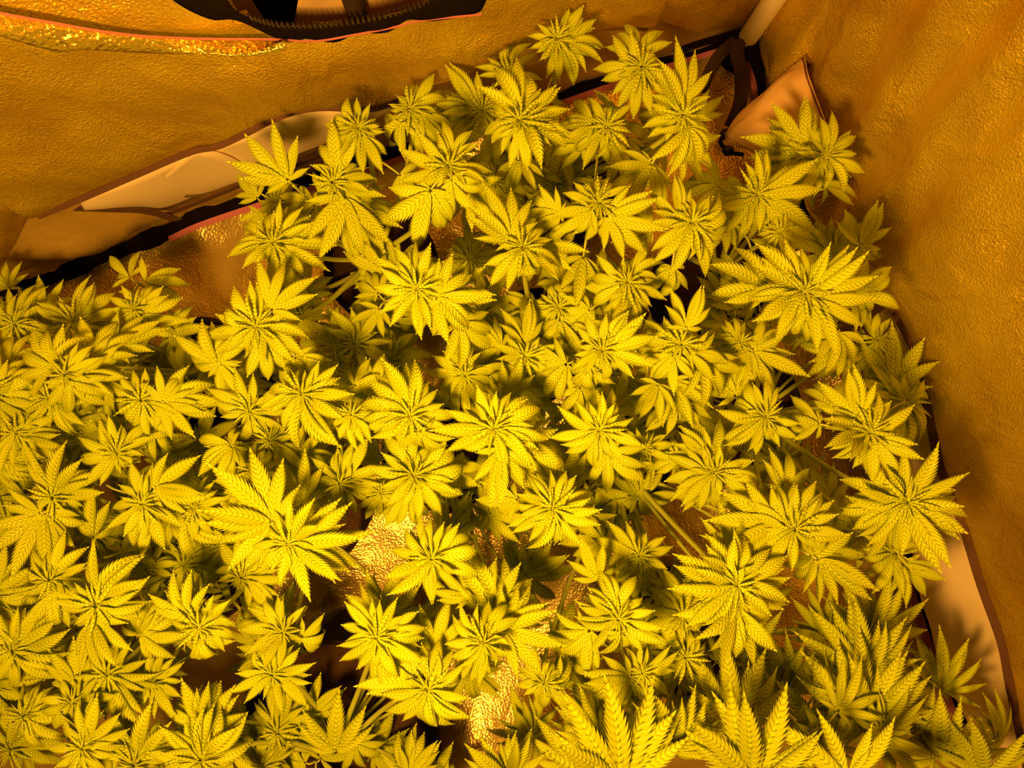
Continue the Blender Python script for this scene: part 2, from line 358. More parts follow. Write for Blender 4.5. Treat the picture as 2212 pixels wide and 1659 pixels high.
rs = [(1618, 96), (1650, 209), (1719, 396), (1734, 477), (1785, 650), (1840, 824), (1910, 1050), (1987, 1295), (2040, 1450), (2110, 1650), (2160, 1800)]
ribbon('seam_tape', [at(x+2, y, 0.014) for x, y in rs], 0.022, Vector((0, 0, 1)), M['black'], wr, wob=0.25)
ribbon('seam_tape', [at(x-12, y+4, 0.016) for x, y in rs], 0.013, Vector((0, 0, 1)), M['pink'], wr)

# --- corner: pole, ties, duct sleeve
cp = T(AC-0.022, BC-0.022, 0)
V = []; Fc = []; tube_data([cp+Vector((0, 0, z)) for z in (0.02, 0.05, 0.4, 0.8, 1.2, 1.7)], [0.0165]*6, 20, V, Fc)
po = empty('tent_pole', cp); tag(po, 'white enamelled corner pole standing in the tent corner', 'pole')
mesh_obj('tube', [v-cp for v in V], Fc, M['pole'], po)
V = []; Fc = []; tube_data([cp+Vector((0, 0, z)) for z in (-0.005, 0.03, 0.06, 0.075)], [0.026, 0.024, 0.0205, 0.018], 18, V, Fc)
mesh_obj('foot_sock', [v-cp for v in V], Fc, M['black'], po)
def tie(px, z0, z1, wd, mat, label):
    n = len(px); o = ribbon('tie_or_shadow_strip', [at(x, y, z0+(z1-z0)*i/(n-1)) for i, (x, y) in enumerate(px)], wd, Vector((0.2, -0.3, 1)).normalized(), mat, thick=0.002)
    tag(o, label, 'strap', 'dark ties knotted at the foot of the corner pole'); return o
tie([(1596, 84), (1592, 120), (1600, 150), (1601, 190), (1596, 230), (1577, 276)], 0.09, 0.035, 0.024, M['dark_tie_and_shadow'], 'long dark cloth tie hanging from the corner pole to the beads')
tie([(1622, 92), (1628, 130), (1640, 165), (1646, 200), (1650, 250)], 0.08, 0.03, 0.015, M['black'], 'narrow black tie running down beside the duct sleeve')
tie([(1590, 88), (1560, 112), (1535, 148), (1515, 200)], 0.08, 0.03, 0.020, M['dark_tie_and_shadow'], 'dark strip standing for a shadow slanting from the pole foot along the floor')  # a dark ribbon laid in place of a shadow, not a tie
tie([(1596, 78), (1560, 82), (1510, 95), (1455, 114)], 0.085, 0.045, 0.011, M['black'], 'thin black tie stretched along the foot of the back wall')
# duct sleeve: a tapering cloth tube fixed to the right wall, its mouth gathered flat
root_c = on_right(1788, 245, 0.012); mouth_c = at(1622, 326, 0.165)
axis = (mouth_c-root_c); ax = axis.normalized()
e1 = YT.copy(); e1 = (e1-ax*e1.dot(ax)).normalized(); e2 = ax.cross(e1).normalized()
sl = empty('duct_sleeve', root_c); tag(sl, 'tan cloth duct sleeve drooping from the right wall near the corner pole', 'duct sleeve')
V = []; Fc = []; NR, NS = 26, 48
def sleeve_pt(t, a):
    r1 = 0.086*(1-t)**0.8+0.040*t+0.004*math.sin(t*9); r2 = 0.070*(1-t)+0.022*t
    wv = 1+0.05*math.sin(a*5+t*7)*(0.3+t)+0.04*math.sin(a*11-t*4)*t+0.06*N3(math.cos(a), math.sin(a), t, 2.4)+0.045*math.sin(a*8+1.5*math.sin(t*5))*(0.25+abs(t-0.45))+0.02*math.sin(a*17+t*6)
    f1 = (-e1).lerp(Vector((0.90, -0.43, 0)), t**1.5).normalized()
    return axis*t+(f1*math.cos(a)*r1+e2*math.sin(a)*r2)*wv
for i in range(NR):
    for k in range(NS): V.append(sleeve_pt(i/(NR-1), 2*math.pi*k/NS))
for i in range(NR-1):
    for k in range(NS): Fc.append((i*NS+k, i*NS+(k+1) % NS, (i+1)*NS+(k+1) % NS, (i+1)*NS+k))
so = mesh_obj('sleeve_cloth', V, Fc, M['sleeve'], sl); md = so.modifiers.new('cloth', 'SOLIDIFY'); md.thickness = 0.0012
for nm, t, rad, mt in (('wall_stitching', 0.02, 0.0022, M['binding']), ('hem', 0.86, 0.0012, M['cream']), ('mouth_edge', 0.995, 0.0014, M['sleeve'])):
    V = []; Fc = []; ring = [sleeve_pt(t, 2*math.pi*k/48) for k in range(49)]
    tube_data(ring, [rad]*49, 6, V, Fc, cap=False); mesh_obj(nm, V, Fc, mt, sl)
cl = empty('cord_lock', at(1566, 305, 0.118)); tag(cl, 'two black drawstring beads beside the mouth of the duct sleeve', 'cord lock')
c0 = at(1566, 305, 0.118)
for (x, y), rr in (((1568, 290), 0.0105), ((1572, 326), 0.010)):
    b2 = bmesh.new(); bmesh.ops.create_uvsphere(b2, u_segments=20, v_segments=12, radius=rr); bmesh.ops.scale(b2, vec=(1, 0.85, 1), verts=b2.verts)
    me = bpy.data.meshes.new('bead'); b2.to_mesh(me); b2.free(); me.materials.append(M['plastic'])
    for pl in me.polygons: pl.use_smooth = True
    o = bpy.data.objects.new('bead', me); COL.objects.link(o); o.parent = cl; o.location = at(x, y, 0.118)-c0
V = []; Fc = []; tube_data(catmull([at(1572, 288, 0.120)-c0, at(1556, 306, 0.122)-c0, at(1574, 328, 0.120)-c0, at(1604, 334, 0.150)-c0], 8), [0.0032]*25, 8, V, Fc); mesh_obj('cord', V, Fc, M['black'], cl)

# ---------------------------------------------------------------- leaves
def leaflet(V, Fc, UV, L, Wd, N, ang, base, droop, fold, tilt, rng, wav=0.02):
    """one serrated leaflet: midrib, raised ribs between the side veins, forward pointing teeth"""
    b0 = len(V); rows = 2*N+1
    Rm = Matrix.Rotation(ang, 3, 'Z') @ Matrix.Rotation(tilt, 3, 'X')
    side = rng.uniform(-0.17, 0.17)
    def put(x, t, z, u, wv):
        # bend down along the length and a little sideways
        yy = math.sin(droop*t)/droop*L if abs(droop) > 1e-3 else t*L
        zz = -(1-math.cos(droop*t))/droop*L if abs(droop) > 1e-3 else 0
        p = Vector((x+side*L*t*t, yy, zz+z+wav*L*math.sin(t*7+ang*3)*abs(u)*0.4))
        V.append(Rm @ p + base); UV.append((u, wv))
    def hw(t): return Wd*L*max(0.0, (t**0.78)*((1-t)**1.38))/0.303
    for k in range(rows):
        t = 0.03+0.87*k/(rows-1); h = hw(t) + 0.012*L*(1-t)*0.3
        tip = (k % 2 == 0)
        ho = h*(1.15 if tip else 0.80); sh = h*1.3/L*(1.38 if tip else 0.62)
        cr = (-0.045 if tip else 0.065)*Wd*L
        put(0, t, -0.06*Wd*L, 0, k/2)
        for s in (-1, 1):
            put(s*h*0.5, min(0.985, t+sh*0.42), fold*h*0.5+cr, 0.5, k/2)
            put(s*ho, min(0.99, t+sh), fold*ho+cr*0.3, 1.0, k/2)
    put(0, 1.0, 0, 0, rows/2); tipi = len(V)-1
    for k in range(rows-1):
        a = b0+k*5; b = a+5
        Fc.extend([(a, b, b+1, a+1), (a+1, b+1, b+2, a+2), (a, a+3, b+3, b), (a+3, a+4, b+4, b+3)])
    a = b0+(rows-1)*5
    Fc.extend([(a, tipi, a+1), (a+1, tipi, a+2), (a, a+3, tipi), (a+3, a+4, tipi)])
def leaf_mesh(name, n, width, seed, N=10, droop=0.5, spread=1.0, young=False):
    rng = random.Random(seed); V = []; Fc = []; UV = []
    half = n//2
    angs = {1: [0, 52], 2: [0, 34, 78], 3: [0, 27, 57, 96], 4: [0, 24, 50, 80, 116]}[half]
    lens = {1: [1, .72], 2: [1, .86, .55], 3: [1, .93, .74, .42], 4: [1, .95, .82, .58, .30]}[half]
    for i in range(half, -1, -1):
        for s in ((-1, 1) if i else (1,)):
            L = lens[i]*rng.uniform(0.93, 1.06); an = s*R(angs[i]*spread)+R(rng.uniform(-7, 7))
            nt = max(5, int(N*(0.55+0.45*lens[i])))
            leaflet(V, Fc, UV, L, width*rng.uniform(0.92, 1.08), nt, an, Vector((0, 0, 0.012*(half-i))), droop*rng.uniform(0.2, 2.2), rng.uniform(0.1, 0.75), R(rng.uniform(-14, 20)), rng)
    me = bpy.data.meshes.new(name); me.from_pydata([tuple(v) for v in V], [], Fc); me.update()
    me.polygons.foreach_set('use_smooth', [True]*len(me.polygons))
    ul = me.uv_layers.new(name='UVMap')
    for l in me.loops: ul.data[l.index].uv = UV[l.vertex_index]
    me.materials.append(M['leaf']); return me
LEAF7 = [leaf_mesh('leaf', 7, 0.150, 100+i, 12, 0.25+0.12*i, 0.9+0.05*(i % 5)) for i in range(9)]
LEAF5 = [leaf_mesh('leaf', 5, 0.155, 200+i, 11, 0.25+0.13*i, 0.85+0.06*(i % 5)) for i in range(7)]
LEAF9 = [leaf_mesh('leaf', 9, 0.132, 300+i, 13, 0.3+0.15*i, 0.95) for i in range(4)]
LEAFN = [leaf_mesh('leaf', 7, 0.118, 400+i, 14, 0.1+0.1*i, 0.92) for i in range(6)]     # long slender leaves of the front plant
LEAFY = [leaf_mesh('leaf', 5, 0.11, 500+i, 10, 0.1+0.1*i, 0.8) for i in range(6)]
def tip_mesh(seed):
    """the cluster of narrow young leaves round a growing point"""
    rng = random.Random(seed); V = []; Fc = []; UV = []
    cnt = 9; az = rng.uniform(0, 6.28)
    for i in range(cnt):
        f = i/(cnt-1); az += R(137.5)+rng.uniform(-.2, .2); L = (0.28+0.72*f)*rng.uniform(0.85, 1.1); pit = R(74-56*f+rng.uniform(-8, 8))
        sub = [0] if f < 0.35 else ([-0.55, 0.55, 0] if f < 0.75 else [-1.0, 1.0, -0.5, 0.5, 0])
        for d in sub:
            V2 = []; k0 = len(V)
            leaflet(V2, Fc0 := [], UV, L*(1-0.30*abs(d)), 0.078, 6, d, Vector((0, 0, 0)), rng.uniform(0.1, 0.8), 0.7, 0.0, rng)
            Mx = Matrix.Rotation(az, 3, 'Z') @ Matrix.Rotation(pit, 3, 'X')
            off = Mx @ Vector((0, 0.05, 0))
            V.extend([Mx @ v + off + Vector((0, 0, -0.16*f)) for v in V2]); Fc.extend([tuple(q+k0 for q in fc) for fc in Fc0])
    me = bpy.data.meshes.new('growing_tip'); me.from_pydata([tuple(v) for v in V], [], Fc); me.update()
    me.polygons.foreach_set('use_smooth', [True]*len(me.polygons))
    ul = me.uv_layers.new(name='UVMap')
    for l in me.loops: ul.data[l.index].uv = UV[l.vertex_index]
    me.materials.append(M['leaf']); return me
TIPS = [tip_mesh(900+i) for i in range(8)]

# ---------------------------------------------------------------- pots and plants
POTZ = 0.20
PLANTS = [  # pot centre (as seen at rim height), canopy centre, label
 ((1213, 400), (1230, 250), 'tall bushy cannabis plant with broad tops along the back wall beside the corner'),
 ((820, 570), (760, 470), 'cannabis plant with long drooping leaves below the cream vent of the back wall'),
 ((1545, 600), (1640, 440), 'cannabis plant growing between the duct sleeve and the right wall'),
 ((1160, 748), (1180, 720), 'dense cannabis plant in the middle of the tent, its tops close together'),
 ((1620, 900), (1800, 880), 'cannabis plant spreading against the cream flap of the right wall'),
 ((950, 985), (900, 1010), 'bright broad-leaved cannabis plant left of the bare gold floor patch'),
 ((1330, 1000), (1450, 1240), 'cannabis plant leaning over the bare gold floor patch beside the front slender-leaved plant'),
 ((458, 808), (230, 800), 'pale cannabis plant standing below the dark seam of the back wall'),
 ((436, 1225), (190, 1330), 'crowded cannabis plant with many small tops behind the wide dark pot'),
 ((660, 1110), (560, 1180), 'cannabis plant with large fan leaves beside the bright floor gaps'),
 ((730, 1610), (620, 1610), 'sparse small cannabis plant rising out of the wide dark pot'),
 ((1510, 1390), (1600, 1600), 'tall cannabis plant with long slender upright leaves in front of the cream flap'),
]
def pot_mesh(r0, r1, h, seed):
    rng = random.Random(seed); n = 40; V = []; Fc = []
    prof = [(r0*0.98, 0.0), (r0, 0.01), ((r0+r1)/2*1.03, h*0.5), (r1, h*0.97), (r1*1.03, h), (r1*0.985, h*1.005), (r1*0.95, h*0.9), (r1*0.93, h*0.80)]
    for r, z in prof:
        for k in range(n):
            a = 2*math.pi*k/n; wv = 1+0.025*math.sin(a*3+seed)+0.015*math.sin(a*7+seed*2)
            V.append(Vector((math.cos(a)*r*wv, math.sin(a)*r*wv, z+(0.006*math.sin(a*4+seed) if z > h*0.7 else 0))))
    for i in range(len(prof)-1):
        for k in range(n): Fc.append((i*n+k, i*n+(k+1) % n, (i+1)*n+(k+1) % n, (i+1)*n+k))
    Fc.append(tuple(range(n))[::-1])
    return V, Fc
def soil_mesh(r, z, seed):
    n = 36; V = [Vector((0, 0, z+0.012))]; Fc = []
    for j in range(1, 7):
        for k in range(n):
            a = 2*math.pi*k/n; q = r*j/6; V.append(Vector((math.cos(a)*q, math.sin(a)*q, z+0.012*(1-j/6)+0.005*N3(math.cos(a)*q, math.sin(a)*q, seed, 60))))
    for k in range(n): Fc.append((0, 1+k, 1+(k+1) % n))
    for j in range(5):
        for k in range(n): Fc.append((1+j*n+k, 1+(j+1)*n+k, 1+(j+1)*n+(k+1) % n, 1+j*n+(k+1) % n))
    return V, Fc
POTS = ['bushy plant by the back wall beside the corner', 'plant with drooping leaves below the back vent', 'plant between duct sleeve and right wall', 'dense plant in the middle of the tent',
 'plant spreading against the right cream flap', 'broad-leaved plant left of the bare floor patch', 'plant leaning over the bare gold floor patch', 'pale plant below the dark back seam',
 'crowded plant with many small tops', 'plant with the largest fan leaves', '', 'tall slender-leaved plant in front of the cream flap']
plant_obj = []; plant_base = []
for i, (pp_, cc, lab) in enumerate(PLANTS):
    big = (i == 10)
    zt_ = 0.17 if not big else 0.24
    c = at(pp_[0], pp_[1], zt_); c.z = floor_z(Vector((c.x, c.y, 0)))-0.004
    r1 = 0.086 if not big else 0.145
    pot = empty('fabric_pot', c)
    if big: tag(pot, 'wide dark pot with a deep shaded rim in front of the gold floor patch', 'pot')
    else: tag(pot, 'black fabric pot under the '+POTS[i], 'pot', 'black fabric pots under the canopy')
    hgt = zt_-c.z
    V, Fc = pot_mesh(r1*0.88, r1, hgt, i); mesh_obj('pot_body', V, Fc, M['pot'], pot)
    V, Fc = soil_mesh(r1*0.955, hgt*(0.86 if not big else 0.80), i); mesh_obj('soil', V, Fc, M['soil'], pot)
    base = Vector((c.x, c.y, c.z+hgt*(0.86 if not big else 0.80)))
    e = empty('cannabis_plant', base); tag(e, lab, 'plant', 'potted cannabis plants')
    plant_obj.append(e); plant_base.append(base)

# every visible top: x, y, height, [(direction, length in px[, x, y of the leaf base])]; kind: tip = shoot with growing point, leaf = single fan leaf
A_, B_, C_, D_ = 0.57, 0.48, 0.355, 0.255
TOPS = [
 # back plant and corner
 (1121, 260, A_, [(92, 137, 1123, 245), (-75, 95, 1123, 275), (165, 85), (10, 95), (-25, 100)]),
 (1100, 160, B_, [(100, 95, 1092, 134), (160, 60), (40, 70)]),
 (1203, 83, B_+.03, [(10, 95, 1225, 95), (60, 80), (-40, 90), (-100, 60)]),
 (1387, 145, B_, [(86, 108, 1375, 124), (-100, 90), (160, 90), (30, 75)]),
 (1474, 250, A_, [(95, 118, 1467, 232), (-85, 122, 1482, 275), (170, 70), (35, 70)]),
 (1311, 275, B_, [(160, 92, 1282, 268), (-45, 85, 1315, 300), (90, 85), (215, 85)]),
 (1434, 300, D_+.05, [(200, 115)], 'leaf'),
 (1360, 290, D_+.05, [(240, 100)], 'leaf'),
 (884, 235, B_, [(55, 85, 893, 230), (205, 105, 872, 260), (-15, 82, 910, 250), (-80, 75)]),
 (968, 358, A_, [(85, 85, 973, 336), (165, 90), (-60, 88, 975, 387), (10, 75), (245, 135, 931, 409)]),
 (718, 394, B_, [(95, 100, 732, 376), (-80, 140, 743, 423), (200, 75), (-35, 100), (20, 75)]),
 (1130, 535, A_, [(112, 122, 1101, 521), (-15, 78), (225, 80), (-75, 85), (55, 70)]),
 (1293, 438, A_, [(82, 85, 1293, 430), (215, 90, 1279, 452), (-15, 122, 1308, 466), (-95, 75), (160, 65)]),
 (1495, 481, A_, [(115, 88, 1466, 473), (-5, 118, 1506, 492), (-68, 105, 1495, 506), (235, 95), (50, 70)]),
 (1181, 401, D_, [(40, 100), (160, 80), (-60, 80)]),
 (1354, 611, A_, [(60, 85, 1365, 594), (-75, 90, 1351, 635), (190, 90), (-15, 72)]),
 (1203, 300, D_+.04, [(-70, 90), (200, 90)], 'leaf'),
 (1040, 240, C_+.07, [(140, 100), (190, 90)]),
 (1065, 390, C_, [(-80, 85), (-20, 70), (200, 60)]),
 (593, 438, C_, [(150, 55), (80, 50), (-70, 70), (20, 60)]),
 (622, 390, B_-.02, [(125, 112)], 'leaf'),
 (590, 524, B_, [(115, 85), (175, 95), (215, 85), (-5, 100), (50, 80), (-70, 90)]),
 (774, 278, B_, [(150, 85), (100, 60), (220, 70), (-60, 80)]),
 (770, 440, C_, [(-20, 85), (-60, 100)], 'leaf'),
 # centre
 (900, 624, A_+.03, [(120, 112), (95, 100), (-100, 80), (180, 85)]),
 (937, 641, A_+.02, [(-25, 118), (35, 95), (-60, 95)], 'leaf'),
 (1039, 679, C_, [(60, 80), (20, 70), (120, 60), (-60, 60)]),
 (1205, 665, B_, [(92, 72, 1202, 655), (-60, 95, 1208, 689), (190, 60), (20, 60)]),
 (1134, 770, B_+.02, [(95, 95, 1131, 743), (-10, 75), (235, 85, 1114, 794), (170, 60), (-60, 70)]),
 (1005, 811, B_, [(115, 78, 1008, 790), (240, 92), (10, 65), (-60, 65), (175, 75)]),
 (1300, 757, A_, [(5, 102), (112, 72), (-40, 80), (60, 80)]),
 (1273, 784, A_-.02, [(-90, 85), (-135, 70), (-45, 65)]),
 (1484, 710, A_, [(85, 85)], 'leaf'),
 (1470, 745, A_, [(-115, 95, 1455, 766), (-10, 95, 1488, 762), (170, 85), (-65, 85)]),
 (1598, 740, B_, [(85, 58), (150, 50), (200, 50)]),
 (1628, 755, B_, [(-55, 115), (15, 95), (225, 80)], 'leaf'),
 (1124, 835, C_, [(-12, 118), (30, 90), (-70, 80)], 'leaf'),
 (1256, 604, D_, [(110, 70), (-80, 70)]),
 (1422, 828, B_, [(-110, 80)], 'leaf'),
 (1459, 865, B_, [(-80, 80), (200, 60), (-20, 70)]),
 (764, 743, C_, [(60, 78), (110, 70), (-30, 80), (200, 70)]),
 (722, 743, C_, [(88, 80), (160, 60), (240, 70)]),
 (768, 811, C_, [(100, 85), (40, 75), (200, 80), (-60, 80)]),
 (842, 780, C_-.04, [(12, 78), (90, 80), (-60, 80)]),
 (830, 690, D_, [(20, 80), (120, 90), (240, 80)]),
 (886, 899, A_, [(140, 125, 880, 886), (105, 110, 880, 884), (-70, 90, 907, 930), (215, 80), (45, 65), (0, 80)]),
 (758, 896, A_, [(180, 62), (-100, 70), (110, 55), (-30, 65)]),
 (1066, 926, A_+.03, [(180, 105), (2, 120), (115, 75), (50, 80), (-82, 122, 1080, 970), (225, 85), (-40, 90)]),
 (1293, 930, A_+.01, [(135, 85), (45, 92), (185, 85), (-105, 85), (-20, 80), (85, 65)]),
 (1392, 970, B_, [(5, 60), (-85, 68, 1382, 997), (130, 45), (210, 60)]),
 (893, 1028, B_+.02, [(125, 95), (-2, 122), (-55, 92), (175, 80), (230, 70)]),
 (883, 1069, B_, [(-88, 88), (220, 75)], 'leaf'),
 (822, 1065, B_, [(160, 50), (60, 50), (-60, 60), (-120, 60)]),
 (1209, 1055, B_, [(90, 100), (150, 90), (30, 95)], 'leaf'),
 (1192, 1100, A_+.02, [(170, 85), (130, 80), (0, 98), (-78, 105), (220, 85), (60, 75), (-30, 90)]),
 (734, 1045, B_, [(50, 88), (120, 80), (-20, 75), (-90, 70)]),
 (1205, 950, C_, [(95, 60), (30, 55), (-60, 70)]),
 (1054, 1107, C_, [(-20, 85), (60, 75), (-80, 80)], 'leaf'),
 (964, 1158, C_, [(75, 90), (20, 80)], 'leaf'),
 (931, 1208, A_, [(125, 85), (5, 105), (170, 80), (225, 92), (-75, 80), (60, 60)]),
 # right
 (1738, 630, A_+.03, [(130, 110), (80, 75), (45, 110), (10, 130), (-35, 125, 1756, 648), (235, 95), (190, 110), (-100, 115), (-70, 90)]),
 (1850, 640, B_, [(25, 100), (-30, 85), (60, 60)], 'leaf'),
 (1800, 550, C_-.02, [(97, 100), (140, 90), (45, 85), (0, 90)]),
 (1866, 532, C_+.04, [(80, 92), (20, 70)], 'leaf'),
 (1635, 422, B_, [(65, 82), (-3, 115), (-25, 115), (165, 75), (-105, 85), (210, 85)]),
 (1560, 400, D_, [(170, 100), (-60, 80)], 'leaf'),
 (1683, 503, B_, [(10, 70), (-30, 60), (80, 50), (-120, 60)]),
 (1745, 327, C_+.04, [(130, 118), (100, 110), (210, 110), (160, 100)], 'leaf'),
 (1782, 338, C_+.07, [(60, 85), (20, 85), (240, 80), (-20, 85), (190, 50)]),
 (1896, 736, C_+.03, [(85, 60), (225, 80, 1877, 758), (-80, 60), (20, 50)]),
 (1830, 745, C_, [(195, 105), (235, 90)], 'leaf'),
 (1958, 865, C_+.03, [(35, 90), (-45, 112), (-100, 80), (120, 50), (190, 60)]),
 (1929, 850, C_, [(85, 122), (150, 75)], 'leaf'),
 (1877, 934, A_, [(118, 110, 1852, 898), (5, 112), (-58, 112, 1885, 946), (185, 85), (45, 75), (-105, 85)]),
 (1653, 901, A_-.02, [(80, 72), (210, 92), (-30, 75), (-100, 75), (150, 85)]),
 (1536, 993, B_, [(95, 100), (150, 85), (45, 80)], 'leaf'),
 (1543, 1022, B_+.03, [(-80, 80), (185, 80), (-5, 92), (230, 75), (20, 60)]),
 (1716, 1144, A_, [(78, 105, 1723, 1130), (178, 125, 1680, 1133), (5, 100), (-100, 88), (125, 95), (215, 100)]),
 (1763, 1207, B_+.03, [(-20, 128), (30, 100), (-60, 95)], 'leaf'),
 (1770, 1210, B_, [(230, 70), (-100, 60)]),
 (1958, 1086, A_, [(85, 75), (40, 120), (170, 120), (140, 95), (-95, 100), (-50, 125), (0, 125), (215, 105)]),
 (1936, 1196, B_, [(-60, 100, 1947, 1214), (150, 60), (45, 78), (-110, 85), (0, 85)]),
 (1855, 1170, C_, [(60, 50), (190, 55), (-60, 55)]),
 (1690, 990, D_, [(20, 90), (200, 90), (-80, 80), (110, 80)]),
 (1830, 1110, D_, [(150, 110), (-30, 90)], 'leaf'),
 (1561, 648, D_, [(100, 70), (-100, 80), (20, 60)]),
 (1500, 905, C_, [(100, 100), (60, 90)], 'leaf'),
 # lower middle
 (1591, 1265, A_+.03, [(110, 105, 1580, 1245), (170, 122), (15, 110), (-35, 115), (145, 100), (215, 105), (60, 85), (-75, 95)]),
 (1587, 1306, A_, [(-100, 122), (-55, 115), (190, 110)], 'leaf'),
 (1336, 1338, A_, [(95, 95, 1332, 1315), (165, 75), (5, 70), (-80, 100, 1340, 1364), (210, 90), (-30, 90)]),
 (1387, 1454, B_+.02, [(-45, 70), (20, 70), (120, 45)]),
 (1362, 1461, B_+.02, [(245, 120), (190, 95), (-75, 95)], 'leaf'),
 (1380, 1201, B_, [(160, 88), (0, 70), (-95, 60), (60, 55)]),
 (1391, 1241, C_, [(-80, 85), (220, 70)], 'leaf'),
 (1065, 1317, B_+.02, [(80, 125), (130, 100), (35, 110)], 'leaf'),
 (1044, 1389, A_, [(160, 80), (-90, 82), (215, 75), (60, 85)]),
 (1076, 1360, A_-.02, [(-18, 118), (25, 100)], 'leaf'),
 (827, 1342, B_, [(75, 105), (140, 90)], 'leaf'),
 (812, 1378, A_-.02, [(150, 82), (5, 92), (-78, 105), (60, 70), (215, 85), (-35, 90)]),
 (924, 1490, A_, [(75, 90), (148, 125, 895, 1472), (10, 85), (-95, 125), (-55, 100), (220, 95)]),
 (1174, 1476, B_, [(130, 72), (8, 100, 1200, 1474), (-80, 60), (200, 55), (60, 60)]),
 (1011, 1447, D_+.02, [(-65, 88), (-20, 75), (240, 80)], 'leaf'),
 (1199, 1378, C_, [(22, 95)], 'leaf'),
 (931, 1360, D_+.03, [(78, 85), (150, 70), (20, 80), (-70, 70)]),
 (1130, 1240, C_-.03, [(-15, 110), (40, 90), (110, 80)], 'leaf'),
 (1290, 1120, D_, [(60, 90), (170, 80), (-80, 80)]),
 (1380, 1080, D_+.03, [(90, 90), (160, 80), (20, 80)], 'leaf'),
 (1475, 1330, B_-.03, [(200, 80), (100, 80), (-60, 90), (10, 80)]),
 (1480, 1420, B_, [(150, 90), (-20, 90), (-90, 85), (60, 80)]),
 (1650, 1180, C_, [(190, 100), (240, 80), (120, 80)], 'leaf'),
 # big fan leaf group left of centre
 (590, 1132, A_+.02, [(128, 142), (190, 118)], 'leaf'),
 (622, 1176, A_+.02, [(0, 125), (-22, 125), (165, 85), (-100, 72), (55, 95), (215, 75)]),
 (521, 1248, B_, [(140, 80), (95, 65), (50, 65), (-10, 75), (-40, 80), (210, 70)]),
 (611, 1367, B_, [(175, 80), (90, 60), (-20, 85, 650, 1376), (-80, 70), (130, 70)]),
 (586, 1458, B_+.02, [(145, 92), (15, 75), (-35, 75), (-110, 70), (85, 55), (200, 70)]),
 (398, 1223, C_+.03, [(82, 58), (20, 60), (160, 60), (-80, 60)]),
 (315, 1230, C_+.03, [(100, 55), (10, 55), (-60, 60), (200, 55)]),
 (206, 1310, A_, [(72, 128, 219, 1284), (-85, 115, 206, 1338), (175, 80), (20, 85), (-35, 90)]),
 (430, 1357, A_, [(120, 108, 409, 1331), (-75, 100, 434, 1378), (170, 95), (40, 70), (-20, 70)]),
 (297, 1375, B_, [(55, 88), (110, 75), (-10, 85)], 'leaf'),
 (105, 1255, B_+.02, [(78, 82), (170, 80), (20, 65)]),
 (119, 1273, B_, [(-90, 100), (-45, 85), (225, 80)], 'leaf'),
 (25, 1407, B_+.02, [(60, 92), (100, 85), (-70, 95), (10, 95)]),
 (231, 1458, B_+.03, [(85, 60), (-85, 115), (-40, 90), (215, 75), (160, 60)]),
 (322, 1476, B_, [(90, 65), (-50, 75), (20, 55), (200, 60), (-110, 60)]),
 (152, 1490, B_, [(85, 88), (140, 70)], 'leaf'),
 (155, 1519, B_+.02, [(230, 80), (10, 70), (170, 65), (-70, 70)]),
 (50, 1548, B_+.02, [(90, 60), (-45, 85), (180, 70), (-100, 75)]),
 (177, 1617, A_-.02, [(68, 88), (110, 80), (10, 75), (-90, 80), (180, 75)]),
 (286, 1653, B_+.02, [(78, 105), (130, 90), (25, 95)]),
 (423, 1581, B_-.02, [(85, 110), (135, 80), (40, 95)], 'leaf'),
 (434, 1646, B_+.03, [(82, 92), (130, 80), (35, 95), (165, 100)]),
 (560, 1660, C_, [(60, 80), (110, 80), (170, 70)]),
 # sparse plant in the wide pot
 (597, 1584, C_+.02, [(88, 90), (130, 70), (45, 75), (-65, 85), (220, 65)]),
 (665, 1548, C_, [(52, 80), (150, 50), (-80, 40)], 'leaf'),
 (723, 1624, C_+.02, [(85, 112)], 'leaf'),
 (800, 1640, D_, [(60, 90), (10, 90)], 'leaf'),
 (880, 1680, C_+.02, [(95, 90), (60, 80)], 'leaf'),
 # left
 (159, 696, C_+.03, [(50, 88), (85, 85), (0, 80), (170, 80), (-100, 65)]),
 (288, 669, C_+.03, [(85, 60), (40, 65), (-20, 85), (150, 55), (-110, 60)]),
 (109, 794, B_+.02, [(140, 105), (85, 90), (205, 85)], 'leaf'),
 (139, 811, B_+.03, [(60, 68), (-70, 88), (0, 75), (230, 60)]),
 (105, 862, B_-.02, [(-62, 85), (185, 80), (120, 60)]),
 (203, 790, B_, [(20, 65), (70, 60)], 'leaf'),
 (20, 800, C_, [(100, 90), (40, 70), (-60, 80)]),
 (30, 700, C_, [(90, 90), (150, 80), (-30, 70)]),
 (305, 865, B_+.02, [(120, 60), (228, 108), (-60, 80), (170, 70)]),
 (349, 869, B_+.02, [(10, 112), (70, 75), (-50, 80)], 'leaf'),
 (553, 706, A_, [(160, 98), (72, 118, 587, 672), (-78, 108, 563, 730), (215, 75), (-20, 95), (115, 85)]),
 (539, 889, B_, [(112, 85), (-80, 80), (20, 75), (190, 70)]),
 (651, 852, A_-.02, [(40, 75), (0, 85), (170, 85), (-75, 120), (225, 92), (110, 55), (-35, 90)]),
 (468, 784, B_, [(145, 92), (95, 85), (-60, 70)], 'leaf'),
 (251, 980, B_+.02, [(190, 92), (60, 65), (-65, 65), (130, 75)]),
 (315, 980, C_+.03, [(40, 100), (100, 60)], 'leaf'),
 (332, 1055, B_+.02, [(55, 112), (0, 85), (110, 85)], 'leaf'),
 (34, 936, B_, [(85, 70), (-50, 82), (30, 60), (-110, 70)]),
 (112, 1075, B_+.02, [(80, 98), (30, 90), (130, 80)]),
 (90, 1107, B_, [(245, 118), (195, 90), (-60, 85)], 'leaf'),
 (173, 933, C_, [(45, 85), (0, 80), (-80, 60)], 'leaf'),
